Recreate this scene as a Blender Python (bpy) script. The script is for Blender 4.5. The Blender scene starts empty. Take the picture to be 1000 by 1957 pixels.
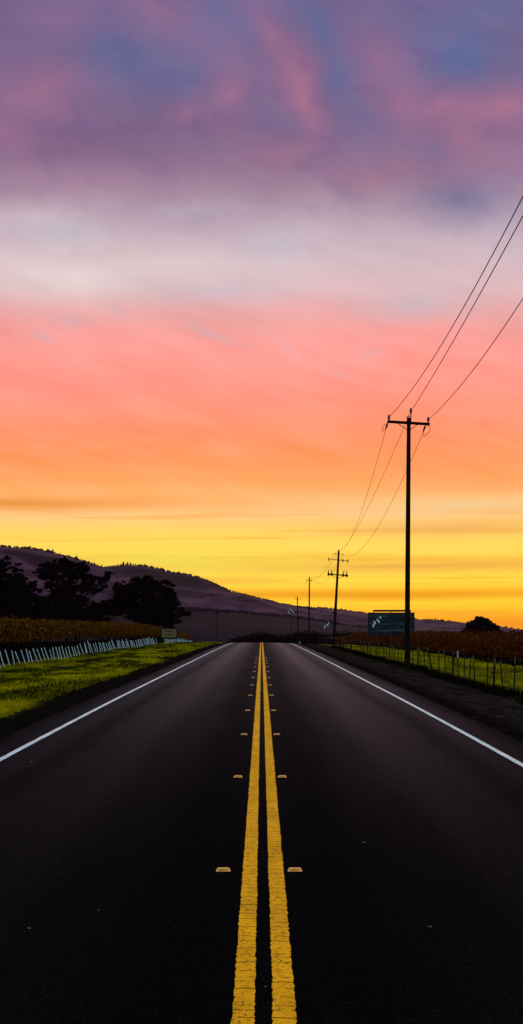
import bpy, math, random
import numpy as np
from mathutils import Vector, Matrix, noise as mnoise

random.seed(11)
RS = np.random.RandomState(5)
sc = bpy.context.scene
COL = sc.collection

# ------------------------------------------------------------------ camera
F = 3346.0            # focal length in photo pixels (photo is 1000 x 1957)
H0 = 1212.0           # row of the true horizon
EYE = 1.75
cam_d = bpy.data.cameras.new('camera')
cam = bpy.data.objects.new('camera', cam_d)
COL.objects.link(cam)
sc.camera = cam
cam_d.sensor_fit = 'VERTICAL'
cam_d.sensor_height = 36.0
cam_d.sensor_width = 36.0
cam_d.lens = F / 1957.0 * 36.0
cam_d.shift_y = (H0 - 978.5) / 1957.0
cam_d.clip_start = 0.1
cam_d.clip_end = 20000
cam.location = (0, 0, EYE)
cam.rotation_euler = (math.radians(90), 0, 0)

sc.view_settings.view_transform = 'Standard'
sc.view_settings.look = 'None'
sc.view_settings.exposure = 0.0
sc.view_settings.gamma = 1.0
sc.view_settings.use_curve_mapping = False
sc.cycles.max_bounces = 6
sc.cycles.diffuse_bounces = 3
sc.cycles.glossy_bounces = 2
sc.cycles.volume_bounces = 0
sc.cycles.transparent_max_bounces = 6

def lin(c):
    out = []
    for v in c:
        v = v / 255.0
        out.append(v / 12.92 if v <= 0.04045 else ((v + 0.055) / 1.055) ** 2.4)
    return tuple(out)

def el_of(py):
    return math.atan((H0 - py) / F)

def az_of(px):
    return (px - 500.0) / F

# ------------------------------------------------------------------ node helpers
class G:
    """small wrapper that adds nodes to a tree"""
    def __init__(s, nt):
        s.nt = nt
    def n(s, t, **kw):
        nd = s.nt.nodes.new(t)
        for k, v in kw.items():
            setattr(nd, k, v)
        return nd
    def put(s, sock, v):
        if isinstance(v, bpy.types.NodeSocket):
            s.nt.links.new(v, sock)
        elif v is not None:
            if hasattr(sock.default_value, '__len__') and not hasattr(v, '__len__'):
                v = [v] * len(sock.default_value)
            if hasattr(sock.default_value, '__len__') and len(sock.default_value) == 4 and len(v) == 3:
                v = tuple(v) + (1.0,)
            sock.default_value = v
    def m(s, op, a, b=None, c=None, clamp=False):
        nd = s.n('ShaderNodeMath', operation=op, use_clamp=clamp)
        for i, v in enumerate((a, b, c)):
            if v is not None:
                s.put(nd.inputs[i], v)
        return nd.outputs[0]
    def sep(s, v):
        nd = s.n('ShaderNodeSeparateXYZ'); s.put(nd.inputs[0], v); return nd.outputs
    def comb(s, x, y, z=0.0):
        nd = s.n('ShaderNodeCombineXYZ')
        for i, v in enumerate((x, y, z)):
            s.put(nd.inputs[i], v)
        return nd.outputs[0]
    def noise(s, vec, scale=1.0, detail=2.0, rough=0.5, dist=0.0):
        nd = s.n('ShaderNodeTexNoise')
        s.put(nd.inputs['Vector'], vec)
        nd.inputs['Scale'].default_value = scale
        nd.inputs['Detail'].default_value = detail
        nd.inputs['Roughness'].default_value = rough
        nd.inputs['Distortion'].default_value = dist
        return nd.outputs['Fac']
    def mix(s, f, a, b, blend='MIX', clamp=False):
        nd = s.n('ShaderNodeMix', data_type='RGBA', blend_type=blend, clamp_result=clamp)
        s.put(nd.inputs[0], f); s.put(nd.inputs[6], a); s.put(nd.inputs[7], b)
        return nd.outputs[2]
    def ramp(s, f, stops, interp='LINEAR'):
        nd = s.n('ShaderNodeValToRGB')
        cr = nd.color_ramp; cr.interpolation = interp
        stops = sorted(stops, key=lambda q: q[0])
        while len(cr.elements) < len(stops):
            cr.elements.new(1.0)
        for e, (p, c) in zip(cr.elements, stops):
            e.position = p
            e.color = (tuple(c) + (1.0,)) if hasattr(c, '__len__') else (c, c, c, 1.0)
        s.put(nd.inputs[0], f)
        return nd.outputs[0]
    def rng(s, v, a, b, c=0.0, d=1.0, smooth=True):
        nd = s.n('ShaderNodeMapRange', interpolation_type='SMOOTHSTEP' if smooth else 'LINEAR')
        nd.clamp = True if not smooth else nd.clamp
        s.put(nd.inputs[0], v)
        for i, q in enumerate((a, b, c, d)):
            s.put(nd.inputs[i + 1], q)
        return nd.outputs[0]

# ------------------------------------------------------------------ world: dusk sky with clouds
w = bpy.data.worlds.new('World')
sc.world = w
w.use_nodes = True
nt = w.node_tree
nt.nodes.clear()
g = G(nt)
SKY_FRONT = [  # (photo row, sRGB)
    (1240, (255, 150, 15)), (1205, (255, 160, 12)), (1190, (255, 178, 14)), (1170, (255, 198, 28)), (1150, (255, 212, 46)),
    (1132, (255, 200, 34)), (1110, (255, 220, 66)), (1080, (255, 216, 70)), (1045, (255, 220, 90)),
    (1015, (255, 216, 98)), (985, (255, 206, 132)), (955, (255, 190, 116)), (920, (255, 168, 96)), (880, (255, 156, 96)),
    (820, (255, 151, 112)), (740, (255, 153, 136)), (680, (253, 159, 149)), (635, (244, 162, 156)), (595, (233, 172, 170)),
    (550, (224, 188, 192)), (500, (212, 186, 194)), (450, (201, 178, 190)), (410, (182, 156, 174)), (365, (163, 132, 156)),
    (315, (144, 112, 144)), (255, (125, 98, 138)), (150, (116, 96, 140)), (0, (110, 94, 142))]
EMAX = 0.40
tc = g.n('ShaderNodeTexCoord').outputs['Generated']
X, Y, Z = g.sep(tc)[:3]
el = g.m('ARCSINE', Z)
az = g.m('ARCTAN2', X, Y)
q0 = g.comb(az, el)
# gentle warping of the sky coordinates, so that the cloud edges wander
nw = g.n('ShaderNodeTexNoise'); nw.inputs['Scale'].default_value = 11.0; nw.inputs['Detail'].default_value = 4
g.put(nw.inputs['Vector'], g.comb(az, g.m('MULTIPLY', el, 1.6), 0.3))
wc = g.n('ShaderNodeVectorMath', operation='SUBTRACT'); g.put(wc.inputs[0], nw.outputs['Color']); wc.inputs[1].default_value = (.5, .5, .5)
wsx, wsy, _ = g.sep(wc.outputs[0])[:3]
azw = g.m('MULTIPLY_ADD', wsx, 0.050, az)
lowk = g.rng(el, 0.03, 0.24, 0.004, 0.020)
elw = g.m('MULTIPLY_ADD', wsy, lowk, el)
qw = g.comb(azw, elw)
front = g.ramp(g.m('DIVIDE', elw, EMAX, clamp=True), [(max(0, min(1, el_of(py) / EMAX)), tuple(v * float(np.interp(py, [450, 800, 1200], [1.0, 1.0 + k_, 1.0 + 1.4 * k_])) for v, k_ in zip(lin(c), (.15, .07, .05)))) for py, c in SKY_FRONT if py <= 1212], 'LINEAR')

def blob(px, py, rx, ry, ang=0.0, vec=qw):
    mp = g.n('ShaderNodeMapping', vector_type='TEXTURE')
    g.put(mp.inputs['Vector'], vec)
    mp.inputs['Location'].default_value = (az_of(px), el_of(py), 0)
    mp.inputs['Rotation'].default_value = (0, 0, math.radians(ang))
    mp.inputs['Scale'].default_value = (rx * 1.2 / F, ry * 1.2 / F, 1)
    gr = g.n('ShaderNodeTexGradient', gradient_type='QUADRATIC_SPHERE')
    g.put(gr.inputs[0], mp.outputs[0])
    return gr.outputs['Fac']

def blobs(lst, gain):
    acc = None
    for b in lst:
        v = g.m('MULTIPLY', blob(*b[:5]), b[5] * gain)
        acc = v if acc is None else g.m('ADD', acc, v)
    return g.m('MINIMUM', acc, 1.0)

pinkm = blobs([(60, 190, 260, 120, 0, .5), (110, 170, 110, 70, 20, .5), (300, 20, 170, 70, -10, .6), (110, 40, 160, 60, 0, .35), (440, 190, 60, 120, 18, .9), (590, 190, 60, 190, 32, 1.1),
               (560, 140, 110, 110, 0, .5), (365, 228, 70, 60, 0, .7), (505, 60, 60, 110, 15, .5), (720, 110, 60, 130, 25, .6), (790, 190, 70, 130, 20, .5), (965, 212, 130, 60, 0, 1.2), (860, 210, 120, 70, 0, .6), (905, 275, 150, 80, -20, .8),
               (560, 300, 110, 50, 0, .7), (740, 335, 200, 50, 5, .6), (20, 265, 110, 70, 0, .5), (150, 350, 330, 50, 0, .35)], 0.85)
bluem = blobs([(205, 80, 80, 80, -30, .7), (260, 130, 130, 100, -20, .8), (340, 170, 110, 90, 0, .5), (420, 20, 90, 90, 0, .8), (620, 60, 60, 150, 22, 1.0), (670, 140, 60, 90, 20, .7),
               (880, 130, 150, 90, -15, 1.3), (850, 60, 220, 100, 0, .5), (840, 290, 60, 60, 0, .7),
               (900, 380, 170, 80, 0, .75), (720, 230, 100, 60, 0, .4), (560, 240, 80, 50, 0, .4), (960, 20, 120, 80, 0, .6)], 0.9)
purpm = blobs([(110, 262, 260, 60, 0, .9), (20, 5, 120, 70, 0, .6), (260, 300, 300, 50, 0, .4)], 0.8)
greym = blobs([(100, 452, 150, 50, 0, .9), (510, 468, 110, 55, 0, .9), (430, 555, 260, 40, 0, .8), (790, 580, 160, 50, 0, 1.0), (380, 400, 200, 30, 0, .5),
               (130, 618, 60, 22, 0, .6), (230, 600, 50, 18, -20, .5), (410, 638, 80, 18, -28, .7), (540, 665, 60, 16, -50, .5), (710, 680, 60, 22, 0, .5), (80, 648, 34, 18, -20, .7), (640, 715, 90, 14, -20, .4)], 0.8)
palem = blobs([(120, 530, 330, 80, 0, .9), (330, 500, 420, 60, 0, .5), (40, 420, 160, 40, 0, .4)], 0.95)
c = front
c = g.mix(g.m('MULTIPLY', purpm, 0.55), c, lin((108, 72, 116)))
c = g.mix(g.m('MULTIPLY', bluem, .85), c, lin((76, 98, 150)))
c = g.mix(g.m('MULTIPLY', pinkm, .9), c, lin((170, 106, 138)))
c = g.mix(palem, c, lin((234, 216, 214)))
c = g.mix(g.m('MULTIPLY', greym, 0.75), c, lin((186, 188, 202)))
# soft mottling of the high cloud
mot = g.noise(g.comb(g.m('MULTIPLY', az, 14.0), g.m('MULTIPLY', el, 22.0), 1.7), 1.0, 5, 0.55, 0.4)
motk = g.m('MULTIPLY', g.m('SUBTRACT', mot, 0.5), g.rng(el, 0.10, 0.27, 0.10, 0.42))
hv = g.n('ShaderNodeHueSaturation'); g.put(hv.inputs['Color'], c); g.put(hv.inputs['Value'], g.m('ADD', motk, g.rng(el, .18, .27, 1.0, 1.06))); g.put(hv.inputs['Saturation'], g.rng(el, .18, .27, 1.0, .90))
c = hv.outputs[0]
# wind-combed wisps and soft dapples, drawn out along the horizon and slightly tilted
tl = g.m('MULTIPLY_ADD', az, .25, el)
wp = g.noise(g.comb(g.m('MULTIPLY', azw, 16.0), g.m('MULTIPLY', tl, 75.0), 2.2), 1.0, 6, .6, .25)
wk = g.m('MULTIPLY', g.m('SUBTRACT', wp, .5), g.m('MULTIPLY', g.rng(el, .05, .09), g.rng(el, .30, .20, .10, .17)))
hw = g.n('ShaderNodeHueSaturation'); g.put(hw.inputs['Color'], c); g.put(hw.inputs['Value'], g.m('ADD', wk, 1.0)); g.put(hw.inputs['Saturation'], g.m('MULTIPLY_ADD', wk, -.9, 1.0))
c = hw.outputs[0]
dp = g.noise(g.comb(g.m('MULTIPLY', azw, 34.0), g.m('MULTIPLY', tl, 46.0), 7.2), 1.0, 6, .62, .3)
c = g.mix(g.m('MULTIPLY', g.rng(dp, .5, .72), g.rng(el, .20, .27, .0, .22)), c, lin((146, 104, 140)))
c = g.mix(g.m('MULTIPLY', g.rng(dp, .5, .30), g.rng(el, .20, .27, .0, .22)), c, lin((84, 84, 138)))
# thin streaks of orange cloud low above the hills
st = g.noise(g.comb(g.m('MULTIPLY', az, 5.0), g.m('MULTIPLY', el, 150.0), 4.0), 1.0, 4, 0.6, 0.3)
stm = g.m('MULTIPLY', g.rng(st, 0.50, 0.66), g.m('MULTIPLY', g.rng(el, 0.085, 0.06), 0.55))
c = g.mix(stm, c, lin((252, 168, 38)))
def band(py, ry, px, rx, k, col, c):
    return g.mix(g.m('MULTIPLY', blob(px, py, rx, ry, 0), k, clamp=True), c, lin(col))
c = band(1082, 22, 760, 900, 1.1, (250, 180, 66), c)
c = band(1136, 16, 700, 900, 1.4, (255, 172, 8), c)
c = band(962, 26, -40, 760, 1.3, (250, 160, 66), c)
c = band(1070, 70, 330, 600, .9, (255, 232, 84), c)
c = band(968, 30, 860, 420, .9, (255, 216, 150), c)
c = band(1010, 30, 850, 420, .9, (252, 190, 96), c)
c = band(1195, 40, 960, 500, 1.0, (255, 156, 16), c)
st2 = g.noise(g.comb(g.m('MULTIPLY', az, 9.0), g.m('MULTIPLY', el, 60.0), 9.0), 1.0, 4, 0.6, 0.8)
st2m = g.m('MULTIPLY', g.rng(st2, 0.50, 0.70), g.m('MULTIPLY', g.rng(el, 0.14, 0.10), g.rng(el, 0.04, 0.09)))
c = g.mix(g.m('MULTIPLY', st2m, 0.30), c, lin((255, 176, 120)))
# unseen sky brightened to light the scene: near-white overhead, cool pale blue behind camera
over = g.ramp(g.m('DIVIDE', el, 1.5708, clamp=True), [(0.20, lin((100, 80, 132))), (0.30, (0.40, 0.36, 0.46)), (0.5, (0.74, 0.74, 0.78)), (1.0, (0.86, 0.90, 0.92))])
c = g.mix(g.rng(el, 0.345, 0.46), c, over)
back = g.ramp(g.m('DIVIDE', el, 1.5708, clamp=True), [(0.0, (0.20, 0.20, 0.27)), (0.12, (0.30, 0.33, 0.42)), (0.5, (0.44, 0.60, 0.72)), (1.0, (0.62, 0.80, 0.92))])
c = g.mix(g.rng(g.m('ABSOLUTE', az), 0.45, 1.6), c, back)
bg = g.n('ShaderNodeBackground')
c = g.mix(1.0, c, (1.0, 1.0, 1.0), 'MULTIPLY')
g.put(bg.inputs['Color'], c)
bg.inputs['Strength'].default_value = 1.0
out = g.n('ShaderNodeOutputWorld')
nt.links.new(bg.outputs[0], out.inputs[0])
try:
    w.cycles.sampling_method = 'MANUAL'; w.cycles.sample_map_resolution = 512
except Exception:
    pass

# the sun has just gone: a weak, very soft afterglow low ahead
sd = bpy.data.lights.new('afterglow_sun', 'SUN')
so = bpy.data.objects.new('afterglow_sun', sd); COL.objects.link(so)
sd.energy = 0.10; sd.angle = math.radians(12); sd.color = (1.0, 0.62, 0.40)
sel, saz = math.radians(7.0), math.radians(4.0)
sdir = Vector((math.sin(saz) * math.cos(sel), math.cos(saz) * math.cos(sel), math.sin(sel)))
so.rotation_euler = (-sdir).to_track_quat('-Z', 'Y').to_euler()

# ------------------------------------------------------------------ mesh helpers
def tag(o, label=None, cat=None, group=None, kind=None):
    if label: o['label'] = label
    if cat: o['category'] = cat
    if group: o['group'] = group
    if kind: o['kind'] = kind
    return o

def thing(name, loc, label, cat, group=None):
    o = bpy.data.objects.new(name, None)
    o.empty_display_size = 0.2
    o.location = loc
    COL.objects.link(o)
    return tag(o, label, cat, group)

class MB:
    def __init__(s):
        s.v = []; s.f = []
    def box(s, c, size, rot=None):
        b = len(s.v)
        hx, hy, hz = size[0] / 2, size[1] / 2, size[2] / 2
        for sx, sy, sz in ((-1,-1,-1),(1,-1,-1),(1,1,-1),(-1,1,-1),(-1,-1,1),(1,-1,1),(1,1,1),(-1,1,1)):
            p = Vector((sx*hx, sy*hy, sz*hz))
            if rot is not None: p = rot @ p
            s.v.append(tuple(p + Vector(c)))
        for q in ((0,3,2,1),(4,5,6,7),(0,1,5,4),(1,2,6,5),(2,3,7,6),(3,0,4,7)):
            s.f.append(tuple(b + i for i in q))
        return s
    def tube(s, pts, rad, n=8, caps=True):
        pts = [Vector(p) for p in pts]
        if not hasattr(rad, '__len__'): rad = [rad] * len(pts)
        b = len(s.v)
        ref = None
        for i, p in enumerate(pts):
            t = (pts[min(i+1, len(pts)-1)] - pts[max(i-1, 0)]).normalized()
            if ref is None:
                ref = t.cross(Vector((0.31, 0.17, 0.93)))
                if ref.length < 0.05: ref = t.cross(Vector((1, 0, 0)))
            a = (ref - t * ref.dot(t)).normalized(); ref = a
            bb = t.cross(a)
            for k in range(n):
                th = 2 * math.pi * k / n
                s.v.append(tuple(p + (a * math.cos(th) + bb * math.sin(th)) * rad[i]))
        for i in range(len(pts) - 1):
            for k in range(n):
                k2 = (k + 1) % n
                s.f.append((b + i*n + k, b + i*n + k2, b + (i+1)*n + k2, b + (i+1)*n + k))
        if caps:
            s.f.append(tuple(b + k for k in reversed(range(n))))
            s.f.append(tuple(b + (len(pts)-1)*n + k for k in range(n)))
        return s
    def lathe(s, base, axis, prof, n=10):
        """prof: list of (distance along axis, radius)"""
        ax = Vector(axis).normalized()
        return s.tube([Vector(base) + ax * h for h, r in prof], [r for h, r in prof], n)
    def poly(s, pts2, y0, y1):
        """extruded polygon in the xz plane between two depths"""
        b = len(s.v); n = len(pts2)
        for y in (y0, y1):
            for x, z in pts2: s.v.append((x, y, z))
        s.f.append(tuple(b + i for i in range(n)))
        s.f.append(tuple(b + n + i for i in reversed(range(n))))
        for i in range(n):
            j = (i + 1) % n
            s.f.append((b+i, b+n+i, b+n+j, b+j))
        return s
    def build(s, name, mat, parent=None, origin=None, smooth=False):
        if parent is not None: o0 = Vector(parent.location) if parent.parent is None else Vector(parent.parent.location)
        else: o0 = Vector(origin or (0, 0, 0))
        me = bpy.data.meshes.new(name)
        me.from_pydata([tuple(Vector(p) - o0) for p in s.v], [], s.f)
        me.validate()
        if mat: me.materials.append(mat)
        if smooth: me.polygons.foreach_set('use_smooth', [True] * len(me.polygons))
        ob = bpy.data.objects.new(name, me)
        COL.objects.link(ob)
        if parent is not None: ob.parent = parent
        else: ob.location = o0
        return ob

def np_mesh(name, V, nper, mat, parent=None, origin=(0, 0, 0), mats=None, midx=None):
    """V: (N*nper,3) vertices, faces of nper consecutive vertices"""
    V = np.asarray(V, dtype=np.float32) - np.asarray(origin, dtype=np.float32)
    nf = len(V) // nper
    me = bpy.data.meshes.new(name)
    me.vertices.add(len(V)); me.vertices.foreach_set('co', V.ravel())
    me.loops.add(len(V)); me.loops.foreach_set('vertex_index', np.arange(len(V), dtype=np.int32))
    me.polygons.add(nf)
    me.polygons.foreach_set('loop_start', np.arange(0, len(V), nper, dtype=np.int32))
    if mats:
        for m_ in mats: me.materials.append(m_)
        me.polygons.foreach_set('material_index', np.asarray(midx, dtype=np.int32))
    else:
        me.materials.append(mat)
    me.update(); me.validate()
    ob = bpy.data.objects.new(name, me); COL.objects.link(ob)
    if parent is not None: ob.parent = parent
    else: ob.location = origin
    return ob

def leaves(C, size, flat=0.0):
    """leaf-shaped quads with random turn at centres C"""
    N = len(C)
    a = RS.normal(size=(N, 3)); a[:, 2] *= (1 - flat)
    a /= np.linalg.norm(a, axis=1)[:, None]
    b = RS.normal(size=(N, 3)); b -= a * (a * b).sum(1)[:, None]
    b /= np.linalg.norm(b, axis=1)[:, None]
    s_ = (size * (0.6 + 0.8 * RS.rand(N)))[:, None]
    V = np.empty((N, 4, 3))
    V[:, 0] = C + a * s_; V[:, 1] = C + b * s_ * 0.62 + a * s_ * .1
    V[:, 2] = C - a * s_ * 0.85; V[:, 3] = C - b * s_ * 0.62 + a * s_ * .1
    return V.reshape(-1, 3)

# ------------------------------------------------------------------ terrain heights
_td = np.arange(-80, 9000, 2.0)
_tz = np.interp(_td, [-80, 0, 35, 80, 120, 150, 185, 207, 225, 268, 330, 378, 500, 800, 1200, 9000],
                [0 - .5, 0, .26, .447, .60, .70, .765, .765, .66, .20, -.30, -.60, -1.2, -3.0, -4.0, -4.0])
_k = np.hanning(19); _k /= _k.sum()
_tz = np.convolve(np.pad(_tz, 9, 'edge'), _k, 'valid')
def road_z(d): return float(np.interp(d, _td, _tz))
def cross(x): return float(np.interp(x, [-700, -30, -14, -10.4, -6, -4.8, -3.95, 0, 3.95, 5.2, 6.6, 12, 40, 700],
                                     [0.5, .1, .0, .0, -.02, -.07, -.04, 0, -.095, -.17, -.20, -.35, -.4, -.3]))
def gz(x, d, bump=True):
    z = road_z(d) + cross(x)
    if bump and abs(x) > 4.1:
        k = min(1.0, (abs(x) - 4.1) / 1.5)
        z += k * (mnoise.noise(Vector((x * .35, d * .12, 0))) * .10 + mnoise.noise(Vector((x * 1.7, d * .8, 3))) * .035)
    return z
def P(px, py, d): return Vector(((px - 500) * d / F, d, EYE + (H0 - py) * d / F))

# ------------------------------------------------------------------ materials
def newmat(name):
    m_ = bpy.data.materials.new(name); m_.use_nodes = True
    nt_ = m_.node_tree
    bs = nt_.nodes.get('Principled BSDF')
    return m_, G(nt_), bs

def simple(name, col, rough=0.8, var=0.3, scale=6.0, spec=0.06, metal=0.0, stretch=(1, 1, 1), bump=0.0):
    m_, g_, bs = newmat(name)
    co = g_.n('ShaderNodeTexCoord').outputs['Object']
    mp = g_.n('ShaderNodeMapping'); g_.put(mp.inputs[0], co); mp.inputs['Scale'].default_value = stretch
    nz = g_.noise(mp.outputs[0], scale, 5, 0.6)
    k = g_.rng(nz, 0.3, 0.7, 1 - var, 1 + var)
    mu = g_.n('ShaderNodeVectorMath', operation='SCALE'); mu.inputs[0].default_value = col; g_.put(mu.inputs['Scale'], k)
    g_.put(bs.inputs['Base Color'], mu.outputs[0])
    bs.inputs['Roughness'].default_value = rough
    bs.inputs['Specular IOR Level'].default_value = spec
    bs.inputs['Metallic'].default_value = metal
    if bump:
        bn = g_.n('ShaderNodeBump'); bn.inputs['Strength'].default_value = bump; bn.inputs['Distance'].default_value = 0.02
        g_.put(bn.inputs['Height'], nz); g_.put(bs.inputs['Normal'], bn.outputs[0])
    return m_

M = {}
M['pole_wood'] = simple('creosoted_wood', (0.014, 0.008, 0.006), .85, .6, 3.0, .03, stretch=(9, 9, .5), bump=.6)
M['iron'] = simple('dark_iron', (0.012, 0.012, 0.013), .6, .3)
M['porcelain'] = simple('insulator_porcelain', (0.02, 0.014, 0.012), .3, .2, spec=.5)
M['cable'] = simple('cable', (0.010, 0.008, 0.007), .7, .2, spec=.1)
M['bark'] = simple('bark', (0.005, 0.004, 0.003), .9, .5, 3, .0, stretch=(4, 4, 1))
M['tube_white'] = simple('pale_stake', (0.60, 0.84, 0.92), .6, .25, 3)
M['sign_cream'] = simple('sign_cream', (0.22, 0.20, 0.085), .6, .15, 3)
M['sign_dark'] = simple('sign_frame', (0.014, 0.012, 0.010), .7, .3)
M['lettering'] = simple('sign_lettering', (0.02, 0.012, 0.008), .7, .2)
M['panel_back'] = simple('billboard_boards', (0.034, 0.062, 0.084), .6, .75, 1.0, .1, stretch=(.6, 1, 5))
M['panel_rib'] = simple('billboard_ribs', (0.008, 0.010, 0.014), .7, .3)
M['galv'] = simple('galvanised_post', (0.050, 0.045, 0.045), .5, .3)
M['post_dark'] = simple('fence_post_stain', (0.008, 0.007, 0.005), .9, .4, 4, .1)
M['post_tip'] = simple('fence_post_tip', (0.11, 0.095, 0.03), .8, .3)
M['post_tip_white'] = simple('fence_post_tip_white', (0.62, 0.72, 0.74), .6, .1)
M['marker_body'] = simple('marker_body', (1.0, 0.44, 0.15), .6, .10, 30)
M['marker_lens'] = simple('marker_lens', (0.62, 0.28, 0.02), .4, .2, 60, .03)
M['reflector_white'] = simple('reflector_white', (0.60, 0.85, 0.92), .3, .18, 5)
M['litter'] = simple('white_litter', (0.8, 0.85, 0.8), .6, .1)
M['leaf_litter'] = simple('dry_leaf', (0.20, 0.11, 0.09), .8, .3)

def foliage(name, c1, c2, scale=.8, trans=0.0):
    m_, g_, bs = newmat(name)
    co = g_.n('ShaderNodeTexCoord').outputs['Object']
    geo = g_.n('ShaderNodeNewGeometry')
    rnd = geo.outputs['Random Per Island']
    nz = g_.noise(co, scale, 4, .6)
    f = g_.m('ADD', g_.m('MULTIPLY', rnd, .55), g_.m('MULTIPLY', g_.rng(nz, .3, .7), .45))
    g_.put(bs.inputs['Base Color'], g_.mix(f, c1, c2))
    bs.inputs['Roughness'].default_value = .8
    bs.inputs['Specular IOR Level'].default_value = .0
    return m_
M['oak'] = foliage('oak_leaves', (0.0015, 0.0015, 0.001), (0.006, 0.0055, 0.003))
M['oak_far'] = foliage('far_tree_leaves', (0.004, 0.002, 0.002), (0.012, 0.006, 0.004))
M['vine_gold'] = foliage('golden_vine_leaves', (0.014, 0.004, 0.001), (0.23, 0.085, 0.005), 1.2)
M['vine_red'] = foliage('russet_vine_leaves', (0.010, 0.002, 0.001), (0.17, 0.042, 0.006), 1.0)
def mat_blade():
    m_, g_, bs = newmat('grass_blades')
    co = g_.n('ShaderNodeTexCoord').outputs['Object']
    x, y, z = g_.sep(co)[:3]
    rnd = g_.n('ShaderNodeNewGeometry').outputs['Random Per Island']
    pat = g_.noise(g_.comb(g_.m('MULTIPLY', x, .45), g_.m('MULTIPLY', y, .085), 1), 1.0, 5, .65, .5)
    dry = g_.m('ADD', g_.rng(pat, .43, .57), g_.rng(x, -8.6, -5.4, -.45, .45, smooth=False))
    dry = g_.m('MULTIPLY', dry, g_.rng(x, 5.0, 6.0, 1.0, .75))
    c_ = g_.mix(g_.m('MAXIMUM', g_.m('MINIMUM', dry, 1.0), 0.0), (0.024, 0.036, 0.001), (0.62, 0.52, 0.002))
    c_ = g_.mix(g_.m('MULTIPLY', g_.rng(rnd, .3, 1), .65), c_, (0.010, 0.013, 0.001))
    clump = g_.noise(g_.comb(g_.m('MULTIPLY', x, 1.3), g_.m('MULTIPLY', y, .30), 9), 1.0, 4, .6)
    c_ = g_.mix(g_.m('MULTIPLY', g_.rng(clump, .54, .66), .8), c_, (0.008, 0.010, 0.001))
    g_.put(bs.inputs['Base Color'], c_)
    bs.inputs['Roughness'].default_value = .8
    bs.inputs['Specular IOR Level'].default_value = .0
    return m_
M['blade'] = mat_blade()
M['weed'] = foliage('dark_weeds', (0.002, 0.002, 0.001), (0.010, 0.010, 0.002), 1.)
M['conifer'] = simple('ridge_trees', (0.012, 0.006, 0.008), .9, .4, .2)

def mat_asphalt():
    m_, g_, bs = newmat('asphalt')
    co = g_.n('ShaderNodeTexCoord').outputs['Object']
    x, y, z = g_.sep(co)[:3]
    fine = g_.noise(g_.comb(g_.m('MULTIPLY', x, 75.0), g_.m('MULTIPLY', y, 42.0), 0), 1.0, 4, .8)
    mid = g_.noise(g_.comb(g_.m('MULTIPLY', x, .9), g_.m('MULTIPLY', y, .11), 0), 1.0, 5, .6)
    coarse = g_.noise(g_.comb(g_.m('MULTIPLY', x, 16.0), g_.m('MULTIPLY', y, 4.5), 4), 1.0, 6, .8)
    grit = g_.rng(fine, .56, .68)
    # lane centres worn and dusty, dark oily band each side of the centre line and along the edges
    ax = g_.m('ABSOLUTE', g_.m('ADD', x, g_.m('MULTIPLY', g_.m('SUBTRACT', mid, .5), .7)))
    lane = g_.ramp(g_.m('DIVIDE', ax, 4.0, clamp=True), [(0.0, .25), (.12, .20), (.30, .55), (.44, 1.0), (.56, .85), (.66, .45), (.76, .75), (.86, .6), (1.0, .20)], 'EASE')
    k = g_.m('MULTIPLY', g_.m('MULTIPLY', lane, g_.rng(mid, .25, .75, .75, 1.2)), g_.rng(coarse, .35, .65, .4, 1.5, smooth=False))
    colr = g_.mix(k, (0.0016, 0.0013, 0.0017), (0.0070, 0.0048, 0.0058))
    colr = g_.mix(g_.m('MULTIPLY', grit, .5), colr, (0.060, 0.054, 0.060))
    spk = g_.n('ShaderNodeTexVoronoi'); spk.inputs['Scale'].default_value = 26.0; g_.put(spk.inputs['Vector'], co)
    sm = g_.m('MULTIPLY', g_.m('LESS_THAN', spk.outputs['Distance'], .10), g_.m('GREATER_THAN', g_.sep(spk.outputs['Color'])[0], .80))
    colr = g_.mix(g_.m('MULTIPLY', sm, .5), colr, (0.07, 0.065, 0.075))
    g_.put(bs.inputs['Base Color'], colr)
    bs.inputs['Roughness'].default_value = .9
    bs.inputs['Specular IOR Level'].default_value = 0.0
    bn = g_.n('ShaderNodeBump'); bn.inputs['Strength'].default_value = .7; bn.inputs['Distance'].default_value = .006
    g_.put(bn.inputs['Height'], fine); g_.put(bs.inputs['Normal'], bn.outputs[0])
    # forward sheen of worn asphalt at very flat angles
    lw = g_.n('ShaderNodeLayerWeight'); lw.inputs['Blend'].default_value = .5
    sh = g_.m('POWER', lw.outputs['Facing'], 25.0)
    gl = g_.n('ShaderNodeBsdfGlossy'); gl.inputs['Roughness'].default_value = .45; gl.inputs['Color'].default_value = (.95, .82, .90, 1)
    fac = g_.m('MULTIPLY', g_.m('MULTIPLY', sh, .145), g_.rng(lane, .15, 1.0, .22, 1.0, smooth=False))
    fac = g_.m('MULTIPLY', fac, g_.rng(coarse, .32, .68, .62, 1.38, smooth=False))
    ms = g_.n('ShaderNodeMixShader'); g_.put(ms.inputs[0], fac)
    g_.nt.links.new(bs.outputs[0], ms.inputs[1]); g_.nt.links.new(gl.outputs[0], ms.inputs[2])
    out_ = [q for q in m_.node_tree.nodes if q.type == 'OUTPUT_MATERIAL'][0]
    g_.nt.links.new(ms.outputs[0], out_.inputs['Surface'])
    return m_
M['asphalt'] = mat_asphalt()

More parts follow.
